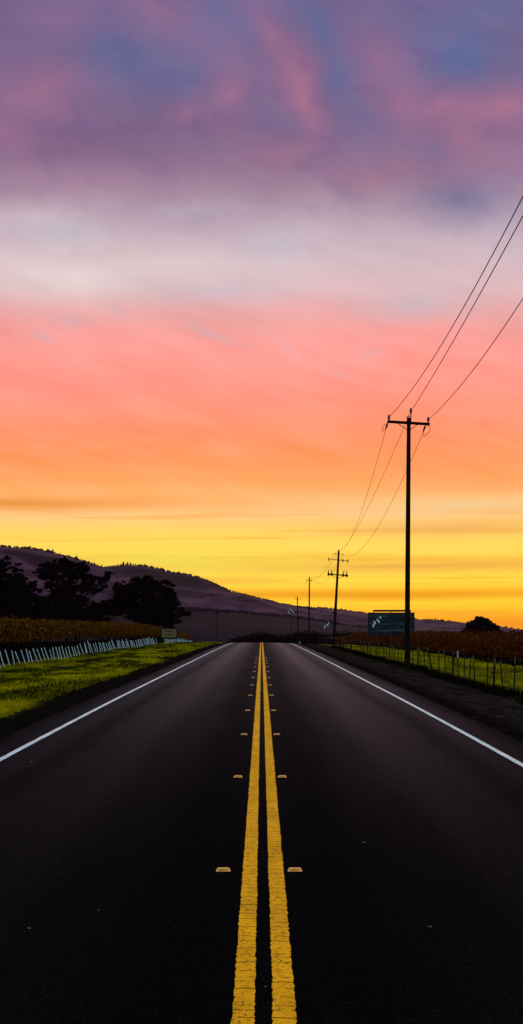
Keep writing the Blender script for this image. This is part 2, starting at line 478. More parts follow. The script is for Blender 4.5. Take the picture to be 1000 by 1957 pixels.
def mat_paint(name, col, dark, crack=True):
    m_, g_, bs = newmat(name)
    co = g_.n('ShaderNodeTexCoord').outputs['Object']
    x, y, z = g_.sep(co)[:3]
    # hairline cracks running across the line
    wob = g_.noise(g_.comb(g_.m('MULTIPLY', x, 14.0), g_.m('MULTIPLY', y, 3.0), 0), 1.0, 3, .6)
    yy = g_.m('MULTIPLY_ADD', wob, .10, y)
    v1 = g_.n('ShaderNodeTexVoronoi', voronoi_dimensions='1D', feature='DISTANCE_TO_EDGE'); v1.inputs['Scale'].default_value = 6.5; g_.put(v1.inputs['W'], yy)
    ck = g_.m('LESS_THAN', v1.outputs['Distance'], .055)
    brk = g_.noise(g_.comb(g_.m('MULTIPLY', x, 20.0), g_.m('MULTIPLY', y, 6.0), 2), 1.0, 3, .6)
    ck = g_.m('MULTIPLY', ck, g_.rng(brk, .42, .50))
    v3 = g_.n('ShaderNodeTexVoronoi', voronoi_dimensions='1D', feature='DISTANCE_TO_EDGE'); v3.inputs['Scale'].default_value = 21.0; g_.put(v3.inputs['W'], yy)
    brk3 = g_.noise(g_.comb(g_.m('MULTIPLY', x, 26.0), g_.m('MULTIPLY', y, 5.0), 12), 1.0, 3, .7)
    ck = g_.m('MAXIMUM', ck, g_.m('MULTIPLY', g_.m('LESS_THAN', v3.outputs['Distance'], .09), g_.m('MULTIPLY', g_.rng(brk3, .50, .56), g_.rng(g_.noise(g_.comb(g_.m('MULTIPLY', x, 3.0), g_.m('MULTIPLY', y, .8), 20), 1.0, 3, .6), .46, .58))))
    v2 = g_.noise(g_.comb(g_.m('MULTIPLY', x, 44.0), g_.m('MULTIPLY', y, 15.0), 5), 1.0, 5, .75)
    big = g_.noise(g_.comb(g_.m('MULTIPLY', x, 9.0), g_.m('MULTIPLY', y, 1.1), 8), 1.0, 3, .6)
    pit = g_.m('MULTIPLY', g_.rng(v2, .53, .60), g_.rng(big, .36, .62))
    wear = g_.m('MAXIMUM', g_.m('MULTIPLY', ck, .85), g_.m('MULTIPLY', pit, .8))
    if not crack: wear = g_.m('MULTIPLY', pit, .35)
    tone = g_.rng(g_.noise(g_.comb(g_.m('MULTIPLY', x, 4.0), g_.m('MULTIPLY', y, .9), 3), 1.0, 4, .6), .3, .7, .80, 1.08)
    cs = g_.n('ShaderNodeVectorMath', operation='SCALE'); cs.inputs[0].default_value = col; g_.put(cs.inputs['Scale'], tone)
    g_.put(bs.inputs['Base Color'], g_.mix(wear, cs.outputs[0], dark))
    bs.inputs['Roughness'].default_value = .75
    bs.inputs['Specular IOR Level'].default_value = .02
    bn = g_.n('ShaderNodeBump'); bn.inputs['Strength'].default_value = .5; bn.inputs['Distance'].default_value = .003
    g_.put(bn.inputs['Height'], g_.noise(co, 140.0, 3, .7)); g_.put(bs.inputs['Normal'], bn.outputs[0])
    return m_
M['yellow'] = mat_paint('yellow_line_paint', (1.0, 0.42, 0.001), (0.02, 0.013, 0.003))
M['white'] = mat_paint('white_line_paint', (0.74, 0.76, 0.77), (0.2, 0.2, 0.2), crack=False)

def mat_ground():
    m_, g_, bs = newmat('verge_ground')
    co = g_.n('ShaderNodeTexCoord').outputs['Object']
    x, y, z = g_.sep(co)[:3]
    n1 = g_.noise(g_.comb(g_.m('MULTIPLY', x, 1.1), g_.m('MULTIPLY', y, .22), 0), 1.0, 6, .65)
    n2 = g_.noise(co, 5.0, 5, .7)
    n3 = g_.noise(g_.comb(g_.m('MULTIPLY', x, .55), g_.m('MULTIPLY', y, .10), 6), 1.0, 5, .6)
    gravel = g_.mix(g_.rng(n2, .35, .7), (0.0025, 0.0018, 0.0015), (0.012, 0.008, 0.0065))
    dirt = g_.mix(g_.rng(n2, .35, .7), (0.006, 0.0045, 0.0035), (0.036, 0.026, 0.020))
    gravel = g_.mix(g_.m('MULTIPLY', g_.rng(x, 4.3, 4.9), g_.rng(n1, .35, .55)), gravel, dirt)
    st_ = g_.n('ShaderNodeTexVoronoi'); st_.inputs['Scale'].default_value = 7.0; g_.put(st_.inputs['Vector'], co)
    stm_ = g_.m('MULTIPLY', g_.m('LESS_THAN', st_.outputs['Distance'], .20), g_.m('GREATER_THAN', g_.sep(st_.outputs['Color'])[0], .90))
    gravel = g_.mix(stm_, gravel, (0.06, 0.05, 0.045))
    grass = g_.mix(g_.rng(n3, .35, .62), (0.016, 0.022, 0.001), (0.22, 0.18, 0.001))
    grass = g_.mix(g_.m('MULTIPLY', g_.rng(n2, .5, .72), .6), grass, (0.012, 0.013, 0.002))
    soil = g_.mix(n2, (0.001, 0.001, 0.001), (0.004, 0.003, 0.002))
    xo = g_.m('MULTIPLY_ADD', g_.m('SUBTRACT', n1, .5), 2.2, x)
    left = g_.rng(xo, -4.75, -5.5)
    right = g_.rng(xo, 6.5, 7.1)
    gm = g_.m('MAXIMUM', left, right)
    c_ = g_.mix(gm, gravel, grass)
    so_ = g_.m('MAXIMUM', g_.rng(xo, -12.2, -12.9), g_.rng(xo, 12.3, 13.0))
    c_ = g_.mix(so_, c_, soil)
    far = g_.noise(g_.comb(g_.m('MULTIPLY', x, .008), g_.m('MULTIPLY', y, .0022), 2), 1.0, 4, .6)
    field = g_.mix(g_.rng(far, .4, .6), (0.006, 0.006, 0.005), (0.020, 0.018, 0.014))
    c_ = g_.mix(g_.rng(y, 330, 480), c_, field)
    g_.put(bs.inputs['Base Color'], c_)
    bs.inputs['Roughness'].default_value = .95
    bs.inputs['Specular IOR Level'].default_value = .0
    bn = g_.n('ShaderNodeBump'); bn.inputs['Strength'].default_value = .8; bn.inputs['Distance'].default_value = .04
    g_.put(bn.inputs['Height'], n2); g_.put(bs.inputs['Normal'], bn.outputs[0])
    return m_
M['ground'] = mat_ground()

def mat_hill(name, ca, cb, sc_):
    m_, g_, bs = newmat(name)
    co = g_.n('ShaderNodeTexCoord').outputs['Object']
    n1 = g_.noise(co, sc_, 6, .65, .4)
    n2 = g_.noise(co, sc_ * 9, 4, .7)
    hx_, hy_, hz_ = g_.sep(co)[:3]
    n3 = g_.noise(g_.comb(g_.m('MULTIPLY', hx_, .012), g_.m('MULTIPLY', hz_, .06), 3), 1.0, 6, .7, .8)
    c_ = g_.mix(g_.rng(g_.m('ADD', g_.m('MULTIPLY', n1, .5), g_.m('MULTIPLY', n3, .5)), .42, .58), ca, cb)
    c_ = g_.mix(g_.m('MULTIPLY', g_.rng(n2, .5, .7), .6), c_, ca)
    g_.put(bs.inputs['Base Color'], c_)
    bs.inputs['Roughness'].default_value = .95
    bs.inputs['Specular IOR Level'].default_value = .03
    return m_
M['hill'] = mat_hill('wooded_hillside', (0.002, 0.0012, 0.002), (0.090, 0.036, 0.064), .0035)
M['hill_low'] = mat_hill('dark_foothills', (0.001, 0.001, 0.001), (0.012, 0.008, 0.010), .006)
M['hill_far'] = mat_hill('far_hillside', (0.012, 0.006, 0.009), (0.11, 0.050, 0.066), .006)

# ------------------------------------------------------------------ ground, road, hills
def grid_mesh(name, xs, ys, zf, mat, smooth=True):
    V = [(x, y, zf(x, y)) for y in ys for x in xs]
    nx = len(xs)
    Fc = [(j*nx+i, j*nx+i+1, (j+1)*nx+i+1, (j+1)*nx+i) for j in range(len(ys)-1) for i in range(nx-1)]
    me = bpy.data.meshes.new(name); me.from_pydata(V, [], Fc); me.materials.append(mat)
    if smooth: me.polygons.foreach_set('use_smooth', [True]*len(me.polygons))
    ob = bpy.data.objects.new(name, me); COL.objects.link(ob)
    return ob

ys_near = list(np.arange(-60, 240, 1.0)) + list(np.arange(240, 600, 4.0)) + list(np.geomspace(600, 8000, 60))
xs_g = sorted(set([round(float(v), 3) for v in list(-np.geomspace(16, 5000, 40)) + list(np.arange(-16, -3.9, .35)) + [-3.7, -2, 0, 2, 3.7] + list(np.arange(3.95, 16, .35)) + list(np.geomspace(16, 5000, 40))]))
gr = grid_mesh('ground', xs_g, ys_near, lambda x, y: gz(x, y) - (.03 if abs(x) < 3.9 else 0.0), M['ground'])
tag(gr, kind='structure')

ys_r = list(np.arange(-60, 4, 2.0)) + list(np.arange(4, 60, .5)) + list(np.arange(60, 700, 2.0))
re_ = lambda y, sgn: sgn * (3.95 + .06 * mnoise.noise(Vector((sgn * 5, y * .7, 0))))
rv = []; 
for y in ys_r:
    for x in (re_(y, -1), -3.3, -1.8, 0, 1.8, 3.3, re_(y, 1)):
        rv.append((x, y, road_z(y) + cross(x) + .012))
rf = [(j*7+i, j*7+i+1, (j+1)*7+i+1, (j+1)*7+i) for j in range(len(ys_r)-1) for i in range(6)]
me = bpy.data.meshes.new('road'); me.from_pydata(rv, [], rf); me.materials.append(M['asphalt'])
me.polygons.foreach_set('use_smooth', [True]*len(me.polygons))
road = bpy.data.objects.new('road', me); COL.objects.link(road); tag(road, kind='structure')

def stripe(name, x0, x1, mat, jag=.0042):
    ys = list(np.arange(2, 40, .035)) + list(np.arange(40, 90, .25)) + list(np.arange(90, 700, 2.0))
    V = []
    for y in ys:
        a = x0 + RS.uniform(-jag, jag) + .004 * mnoise.noise(Vector((y * 1.3, x0 * 9, 0)))
        b = x1 + RS.uniform(-jag, jag) + .004 * mnoise.noise(Vector((y * 1.3, x1 * 9, 4)))
        V.append((a, y, road_z(y) + cross(a) + .017)); V.append((b, y, road_z(y) + cross(b) + .017))
    Fc = [(2*j, 2*j+1, 2*j+3, 2*j+2) for j in range(len(ys)-1)]
    me = bpy.data.meshes.new(name); me.from_pydata(V, [], Fc); me.materials.append(mat)
    ob = bpy.data.objects.new(name, me); COL.objects.link(ob)
    return tag(ob, kind='structure')
stripe('road_centre_line', -.129, -.030, M['yellow']); stripe('road_centre_line', .050, .154, M['yellow'])
stripe('road_edge_line', -3.385, -3.295, M['white']); stripe('road_edge_line', 3.245, 3.335, M['white'])

def hill(name, D, prof, mat, foot, back, amp, seed):
    px = [p[0] for p in prof]; py = [p[1] for p in prof]
    xs = np.linspace((-1500 - 500) * D / F, (2600 - 500) * D / F, 420)
    rows = 46
    V = []
    ridge = []
    for x in xs:
        p = x * F / D + 500
        ridge.append(EYE + (H0 - float(np.interp(p, px, py))) * D / F)
    for j in range(rows):
        t = j / (rows - 1) * 1.35
        for i, x in enumerate(xs):
            hr = ridge[i]
            base = -8.0
            if t <= 1:
                s_ = t ** 0.85
                y = foot + (D - foot) * t
                h = base + (hr - base) * (1 - (1 - s_) ** 1.35)
                sc_ = max(0.0, min(1, t * 4)) * (1 - t) * 4 * .5
                h += (mnoise.fractal(Vector((x * .0045, y * .0022, seed)), 1.0, 2.1, 5)) * amp * sc_ * max(0, (hr - base)) / 120
                h += abs(mnoise.noise(Vector((x * .02, y * .004, seed + 4)))) * -amp * .25 * sc_ * max(0, (hr - base)) / 120
                h = min(h, EYE + (hr - EYE) * y / D + (0 if hr > EYE else 0) - (0.6 if t < 1 else 0)) if hr > EYE + 2 else h
            else:
                y = D + (back - D) * (t - 1) / .35
                h = hr - (hr - base) * ((t - 1) / .35) ** 1.3
            V.append((x, y, h))
    nx = len(xs)
    Fc = [(j*nx+i, j*nx+i+1, (j+1)*nx+i+1, (j+1)*nx+i) for j in range(rows-1) for i in range(nx-1)]
    me = bpy.data.meshes.new(name); me.from_pydata(V, [], Fc); me.materials.append(mat)
    me.polygons.foreach_set('use_smooth', [True]*len(me.polygons))
    ob = bpy.data.objects.new(name, me); COL.objects.link(ob); tag(ob, kind='structure')
    return ob, xs, ridge
PROF_NEAR = [(-1500, 1010), (-600, 1030), (-200, 1036), (0, 1044), (60, 1048), (90, 1052), (115, 1060), (135, 1064), (165, 1073), (200, 1083), (225, 1083),
             (240, 1079), (280, 1082), (305, 1087), (330, 1095), (360, 1098), (390, 1106), (410, 1116), (440, 1130), (480, 1139), (520, 1149),
             (560, 1158), (590, 1164), (640, 1173), (690, 1186), (740, 1199), (800, 1209), (1000, 1218), (2600, 1222)]
PROF_FAR = [(-1500, 1060), (0, 1120), (400, 1150), (540, 1158), (600, 1161), (650, 1164), (700, 1172), (760, 1180), (800, 1184), (850, 1187), (900, 1192),
            (950, 1198), (1000, 1205), (1200, 1207), (1600, 1200), (2600, 1196)]
PROF_LOW = [(-1500, 1130), (-300, 1140), (0, 1146), (200, 1152), (300, 1160), (400, 1164), (480, 1170), (560, 1177), (640, 1190), (720, 1204), (900, 1218), (2600, 1222)]
_, hx, hr_ = hill('hills', 2500, PROF_NEAR, M['hill'], 1500, 3000, 34, 3)
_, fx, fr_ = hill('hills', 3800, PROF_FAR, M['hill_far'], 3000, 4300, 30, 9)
_, lx, lr_ = hill('hills', 1450, PROF_LOW, M['hill_low'], 1100, 1700, 22, 15)

# trees along the ridges: too many and too small to count, one mass
def crowns(name, xs, ridge, D, n, smin, smax, spread, seed):
    rs = np.random.RandomState(seed)
    V = []
    for i in range(n):
        x = rs.uniform(xs[0] * .62, xs[-1] * .62)
        clump = mnoise.noise(Vector((x * .012, seed, 0)))
        if clump < -.18 and rs.rand() < .7: continue
        y = D + rs.uniform(-spread, 4)
        z = float(np.interp(x, xs, ridge)) * (1) - (D - y) * .04 - .3
        s_ = rs.uniform(smin, smax) * (1 + max(0, clump)); h = s_ * rs.uniform(.5, 1.25)
        top = (x, y, z + h)
        ring = [(x + s_ * .6 * math.cos(a + rs.rand()) , y + s_ * .6 * math.sin(a), z + h * rs.uniform(.25, .55)) for a in (0, 1.57, 3.14, 4.71)]
        low = (x, y, z - 1.5)
        for k in range(4):
            V += [top, ring[k], ring[(k+1) % 4]]; V += [low, ring[(k+1) % 4], ring[k]]
    return tag(np_mesh(name, V, 3, M['conifer']), 'dark scrub and trees bristling along the hill ridge', 'ridge woodland', kind='stuff')
w1 = crowns('ridge_woodland', hx, hr_, 2500, 3000, .9, 2.9, 40, 2)
w1['label'] = 'dark scrub and trees bristling along the nearer purple hill ridge'
w2 = crowns('ridge_woodland', fx, fr_, 3800, 2400, 1.3, 3.8, 50, 7)
w2['label'] = 'thin line of trees along the far low ridge at right'

w3 = crowns('ridge_woodland', lx, lr_, 1450, 4200, .5, 1.9, 60, 4)
w3['label'] = 'dark wooded crest of the low foothill behind the road'

# ------------------------------------------------------------------ trees
def oak(name, cx, d, clumps, label, cat='tree', group=None, leaf=.16, dens=900, mat='oak', fork=.42, seed=1, twig=True, trunk_r=.35, depth=2.6):
    """clumps: (px, py, rx, rz) ellipses of the crown as seen, in photo pixels at distance d"""
    rs = np.random.RandomState(seed)
    bx = (cx - 500) * d / F
    base = Vector((bx, d, gz(bx, d) - .1))
    root = thing(name, base, label, cat, group)
    cl = []
    for (px, py, rx, rz) in clumps:
        c_ = P(px, py, d)
        c_.y += rs.uniform(-depth, depth)
        cl.append((c_, rx * d / F, rz * d / F))
    zt = max(c_.z for c_, a, b in cl)
    fk = base + Vector((0, 0, (zt - base.z) * fork))
    mb = MB()
    mb.tube([base, base.lerp(fk, .5) + Vector((rs.uniform(-.15, .15), 0, 0)), fk], [trunk_r, trunk_r * .75, trunk_r * .65], 9)
    for c_, a, b in cl:
        st_ = base.lerp(fk, rs.uniform(.65, 1.0))
        mid = st_.lerp(c_, .5) + Vector((rs.uniform(-.5, .5), rs.uniform(-.3, .3), rs.uniform(-.2, .5)))
        mb.tube([st_, st_.lerp(mid, .5) + Vector((0, 0, .15)), mid, c_], [trunk_r * .42, trunk_r * .30, trunk_r * .2, .04], 6)
        for k in range(5):
            e = c_ + Vector((rs.uniform(-a, a), rs.uniform(-a, a), rs.uniform(-b, b))) * .9
            m2 = c_.lerp(e, .5) + Vector((0, 0, rs.uniform(-.2, .25)))
            mb.tube([mid.lerp(c_, .6), m2, e], [.07, .045, .02], 5)
    mb.build('trunk', M['bark'], root)
    C = []
    for c_, a, b in cl:
        vol = a * b
        n_sub = int(6 + vol * 7)
        for k in range(n_sub):
            u = rs.normal(size=3); u /= np.linalg.norm(u); r = rs.rand() ** .42
            sc_ = np.array(c_) + u * r * np.array([a, max(a, b) * 1.0, b]) * (.85 + .42 * rs.rand())
            ssz = rs.uniform(.18, .42) * min(1.4, .6 + .25 * a)
            n = int(dens * ssz * ssz * .9)
            pts = rs.normal(size=(n, 3)) * np.array([ssz, ssz, ssz * .62]) * .62 + sc_
            C.append(pts)
    C = np.concatenate(C)
    np_mesh('crown', leaves(C, leaf), 4, M[mat], parent=root, origin=tuple(base))
    return root

oak('oak_tree', 20, 255, [(0, 1085, 26, 22), (-30, 1095, 40, 35), (22, 1098, 22, 20), (40, 1108, 16, 14), (10, 1125, 45, 24), (48, 1132, 22, 18), (-40, 1140, 50, 40),
     (15, 1155, 50, 25), (58, 1158, 22, 22), (20, 1180, 60, 18), (70, 1178, 26, 20), (30, 1140, 40, 24), (62, 1118, 10, 8), (-50, 1185, 60, 24)],
    'broad black oak silhouette cut by the left edge of the view', group='oaks behind the golden vineyard', seed=3, dens=800)
oak('oak_tree', 128, 262, [(88, 1085, 22, 10), (75, 1093, 14, 8), (110, 1076, 20, 8), (128, 1078, 22, 10), (152, 1083, 20, 9), (165, 1088, 12, 8), (118, 1098, 30, 16), (150, 1100, 22, 12),
     (95, 1104, 18, 9), (178, 1108, 18, 10), (165, 1122, 22, 12), (120, 1125, 24, 18), (92, 1118, 14, 7), (105, 1145, 24, 18), (140, 1148, 28, 18),
     (88, 1150, 22, 14), (165, 1155, 22, 13), (202, 1101, 7, 5), (208, 1096, 4, 3), (197, 1112, 8, 6), (203, 1122, 6, 4), (185, 1128, 9, 6),
     (120, 1172, 40, 20), (160, 1175, 34, 18), (85, 1175, 30, 20), (190, 1168, 20, 14), (78, 1150, 14, 10), (130, 1130, 30, 20), (140, 1190, 60, 12), (180, 1185, 20, 12)],
    'open-crowned black oak with bare limbs at its right, between two denser oaks', group='oaks behind the golden vineyard', seed=8, dens=820, fork=.40)
oak('oak_tree', 285, 268, [(285, 1112, 20, 12), (268, 1110, 14, 9), (305, 1118, 18, 12), (250, 1122, 22, 14), (232, 1128, 18, 12), (322, 1128, 16, 12), (280, 1130, 34, 16), (222, 1142, 16, 12),
     (250, 1145, 30, 16), (300, 1148, 34, 18), (330, 1150, 16, 12), (325, 1165, 22, 12), (346, 1173, 12, 8), (290, 1168, 40, 18), (245, 1165, 30, 10),
     (210, 1160, 20, 14), (200, 1170, 16, 10), (235, 1155, 26, 14), (300, 1185, 36, 14), (352, 1172, 8, 5), (330, 1182, 18, 10), (265, 1180, 20, 10), (310, 1195, 24, 9)],
    'dense rounded black oak standing right behind the small cream sign', group='oaks behind the golden vineyard', seed=21, dens=1000, fork=.30)
oak('round_tree', 920, 420, [(918, 1188, 15, 7), (905, 1189, 6, 3.5), (931, 1188, 7, 3.5), (916, 1182, 6, 2.5), (924, 1183, 5, 2.5), (943, 1197, 6, 3.5), (936, 1193, 7, 4), (901, 1195, 9, 5), (918, 1196, 26, 8), (918, 1205, 31, 11), (896, 1210, 12, 8), (938, 1208, 16, 9), (918, 1214, 34, 9), (949, 1200, 5, 3.5), (888, 1208, 6, 4), (905, 1200, 16, 8), (932, 1200, 16, 8)],
    'rounded dark tree standing alone above the russet vines at right', seed=5, leaf=.20, dens=1500, mat='oak_far', trunk_r=.3, depth=1.4)
oak('small_tree', 962, 440, [(962, 1208, 7, 4), (963, 1214, 10, 5)], 'small dark tree just right of the lone rounded tree', seed=6, leaf=.17, dens=500, mat='oak_far', trunk_r=.12)
oak('small_tree', 994, 300, [(994, 1217, 10, 5), (990, 1224, 12, 5)], 'low dark bush-like tree at the far right edge among vines', seed=7, leaf=.14, dens=600, mat='oak_far', trunk_r=.10)

# dark wood beyond the crest of the road
def far_wood():
    C = []
    for px, py, rx, d in [(470, 1224, 20, 420), (487, 1220, 14, 430), (505, 1218, 16, 440), (520, 1222, 16, 410), (545, 1224, 14, 400), (560, 1221, 14, 420), (580, 1216, 18, 430), (600, 1218, 14, 410),
                          (620, 1222, 16, 390), (645, 1219, 22, 400), (670, 1220, 22, 380), (695, 1221, 22, 360), (450, 1229, 16, 420), (655, 1226, 30, 340), (690, 1228, 30, 320)]:
        c_ = P(px, py, d)
        n = 900
        u = RS.normal(size=(n, 3)) * np.array([rx * d / F * .45, 1.6, .55]) + np.array(c_)
        C.append(u)
        u2 = RS.normal(size=(n, 3)) * np.array([rx * d / F * .5, 1.6, .9]) + np.array(c_) - np.array([0, 0, 1.4])
        C.append(u2)
    return tag(np_mesh('distant_wood', leaves(np.concatenate(C), .20), 4, M['oak']), 'dark mass of trees just beyond the crest of the road', 'woodland', kind='stuff')
far_wood()

# ridge pines that stand clear against the sky
pine_me = None
def ridge_pine(px, h, D, prof, label):
    global pine_me
    py = float(np.interp(px, [p[0] for p in prof], [p[1] for p in prof]))
    b = P(px, py, D); b.z -= 1.5
    h *= .72
    r = thing('pine_tree', b, label, 'tree', 'pines standing on the hill ridge')
    mb = MB(); mb.tube([b, b + Vector((0, 0, h * .5)), b + Vector((0, 0, h + 1))], [.5, .35, .12], 5); mb.build('trunk', M['bark'], r)
    rs = np.random.RandomState(int(px)); C = []
    for k in range(9):
        t = (k + .5) / 9
        n = 26
        rad = (1 - t) * h * .27 + .4
        C.append(np.stack([b.x + rs.normal(size=n) * rad * .6, b.y + rs.normal(size=n) * rad * .6, b.z + 1.2 + h * (t * .95) + rs.normal(size=n) * .5], 1))
    np_mesh('crown', leaves(np.concatenate(C), .75), 4, M['conifer'], parent=r, origin=tuple(b))
for px, h, lab in [(236, 6.5, 'tall pointed pine on the ridge knoll above the oaks'), (244, 5, 'shorter pine beside the tall one on the ridge knoll'), (250, 4.2, 'low pine at the right foot of the ridge knoll group'),
                   (277, 3.8, 'lone little pine on the ridge right of the knoll'), (101, 5.5, 'upright pine on the left ridge where it starts to drop'), (92, 3.8, 'squat pine left of the upright one on the left ridge'),
                   (57, 4.2, 'small pine on the high left end of the ridge'), (146, 4.4, 'pine on the falling slope above the middle oak')]:
    ridge_pine(px, h, 2500, PROF_NEAR, lab)

# ------------------------------------------------------------------ vineyards
def vine_row(x0, d0, d1, h, mat, dens, label, seed, leaf=.075, rag=.26, low=.42):
    rs = np.random.RandomState(seed)
    base = Vector((x0, (d0 + d1) / 2, gz(x0, (d0 + d1) / 2)))
    r = thing('vine_row', base, label, 'vines', 'vine rows')
    L = d1 - d0
    n = int(L * dens)
    t = np.sort(rs.rand(n)) * L + d0
    zg = np.interp(t, np.arange(d0 - 2, d1 + 4, 2.0), [gz(x0, q, False) for q in np.arange(d0 - 2, d1 + 4, 2.0)])
    hh = h + rag * np.array([mnoise.noise(Vector((q * .9, seed, 0))) + .7 * mnoise.noise(Vector((q * 2.7, seed, 2))) for q in t])
    u = rs.beta(1.6, 1.1, n)
    z = zg + hh * (low + (1 - low) * u) + rs.normal(size=n) * .05
    x = x0 + rs.normal(size=n) * (.20 + .16 * u)
    # each vine bunches around its own stem: thin the leaves between them
    gap = np.array([mnoise.noise(Vector((q * 1.1, zz * 1.6, seed * 3))) for q, zz in zip(t, z - zg)])
    ok = gap > rs.uniform(-.5, .22, n)
    x, t, z = x[ok], t[ok], z[ok]
    C = np.stack([x, t, z], 1)
    np_mesh('foliage', leaves(C, leaf), 4, M[mat], parent=r, origin=tuple(base))
    mb = MB()
    for q in np.arange(d0 + .5, d1, 1.8):
        zb = gz(x0, q, False)
        bx = x0 + rs.uniform(-.06, .06)
        mb.tube([(bx, q, zb - .1), (bx + rs.uniform(-.1, .1), q + rs.uniform(-.1, .1), zb + h * .25), (bx + rs.uniform(-.12, .12), q, zb + h * .55)], [.05, .035, .03], 5, False)
    tag(mb.build('stems', M['bark'], r), kind='stuff')
    return r
vine_row(-14.0, 62, 330, 2.0, 'vine_gold', 420, 'golden vine row on the left, nearest the pale leaning stakes', 1, leaf=.085)
vine_row(-17.0, 75, 330, 2.05, 'vine_gold', 150, 'second golden vine row on the left, its top just showing behind the first', 2, leaf=.10)
vine_row(12.6, 60, 300, 1.45, 'vine_red', 400, 'russet vine row on the right, nearest the dark fence', 3, leaf=.07, low=.25, rag=.30)
vine_row(15.2, 70, 310, 1.50, 'vine_red', 180, 'second russet vine row on the right, behind the first', 4, leaf=.08, low=.3, rag=.34)
vine_row(18.2, 85, 320, 1.58, 'vine_red', 150, 'hindmost russet vine row on the right, below the lone tree', 5, leaf=.09, low=.3, rag=.42)

# ------------------------------------------------------------------ grass and weeds
def grass_patch(name, xa, xb, da, db, n, hgt, mat, label, cat, dens_fn=None):
    rs = np.random.RandomState(len(name) + n)
    # more blades near the camera
    u = rs.rand(n)
    d = da * (db / da) ** u
    x = rs.uniform(xa, xb, n)
    keep = []
    for i in range(n):
        v = mnoise.noise(Vector((x[i] * .9, d[i] * .25, 7))) if dens_fn is None else dens_fn(x[i], d[i])
        keep.append(v > rs.uniform(-.55, .25))
    keep = np.array(keep)
    x, d = x[keep], d[keep]; m_ = len(x)
    z = np.array([gz(a, b) for a, b in zip(x, d)])
    sc_ = np.sqrt(d / 30.0)
    hh = hgt * (.5 + rs.rand(m_)) * (.8 + .25 * sc_)
    wd = .006 * sc_ ** 1.5 * (1 + rs.rand(m_))
    a = rs.rand(m_) * 6.28
    tipx = rs.normal(size=m_) * hh * .45; tipy = rs.normal(size=m_) * hh * .45
    V = np.empty((m_, 3, 3))
    V[:, 0] = np.stack([x - np.cos(a) * wd, d - np.sin(a) * wd, z - .01], 1)
    V[:, 1] = np.stack([x + np.cos(a) * wd, d + np.sin(a) * wd, z - .01], 1)
    V[:, 2] = np.stack([x + tipx, d + tipy, z + hh], 1)
    return tag(np_mesh(name, V.reshape(-1, 3), 3, M[mat]), label, cat, kind='stuff')
grass_patch('grass', -11.2, -4.9, 17, 230, 150000, .042, 'blade', 'bright green grass strip between the leaning stakes and the road', 'grass')
grass_patch('grass', 6.8, 12.6, 36, 150, 60000, .08, 'blade', 'green grass beyond the dark fence on the right', 'grass')
grass_patch('weeds', 6.2, 6.95, 36, 160, 15000, .13, 'weed', 'dark weeds along the foot of the right fence', 'weeds', lambda a, b: mnoise.noise(Vector((a * .9, b * .35, 1))) + .05)
grass_patch('weeds', -6.6, -4.7, 17, 200, 18000, .07, 'weed', 'dark weeds straggling along the left gravel shoulder', 'weeds', lambda a, b: mnoise.noise(Vector((a * .6, b * .10, 21))) * 2 - .35)
grass_patch('weeds', -13.8, -11.6, 55, 320, 60000, .34, 'weed', 'tall black undergrowth added as shade at the foot of the golden vines', 'weeds', lambda a, b: 1)  # black blades added to stand in for the shade below the vine leaves
grass_patch('weeds', -12.8, -11.0, 50, 220, 16000, .16, 'weed', 'dark weeds behind the leaning pale stakes', 'weeds', lambda a, b: mnoise.noise(Vector((a * .9, b * .35, 1))) + .05)

# ------------------------------------------------------------------ leaning pale stakes (left) 
def stake_fence(x0, d0, d1, step, h, label, maxn, seed):
    rs = np.random.RandomState(seed)
    base = Vector((x0, d0, gz(x0, d0)))
    r = thing('stake_fence', base, label, 'fence', 'pale stake fences')
    me_ = None
    d = d0; n = 0
    while d < d1 and n < maxn:
        b = Vector((x0 + rs.uniform(-.05, .05), d, gz(x0, d) - .02))
        if me_ is None:
            mb = MB().box((0, 0, h / 2), (.036, .024, h)).box((0, 0, h + .008), (.028, .018, .016))
            o = mb.build('picket', M['tube_white']); me_ = o.data
        else:
            o = bpy.data.objects.new('picket', me_); COL.objects.link(o)
        o.parent = r; o.location = b - base
        o.rotation_euler = (rs.uniform(-.08, .08), math.radians(-17) + rs.normal() * .055, rs.uniform(-.3, .3))
        o.scale = (1, 1, 1 + (rs.rand() < .12) * rs.uniform(.1, .25) + rs.uniform(-.14, .07))
        d += step * rs.uniform(.9, 1.1); n += 1
        if rs.rand() < .03: d += step * .7
    mb = MB()
    pts = [(x0 - h * .12, q, gz(x0, q) + h * .40) for q in np.arange(d0, d, 3.0)]
    mb.tube(pts, .004, 4)
    mb.build('wire', M['iron'], r)
    return r
stake_fence(-10.4, 68.0, 174, 1.47, .66, 'long row of pale stakes all leaning left along the grass strip', 92, 4)
stake_fence(-10.2, 186, 262, 1.5, .52, 'far short row of pale stakes beyond the small cream sign', 60, 6)

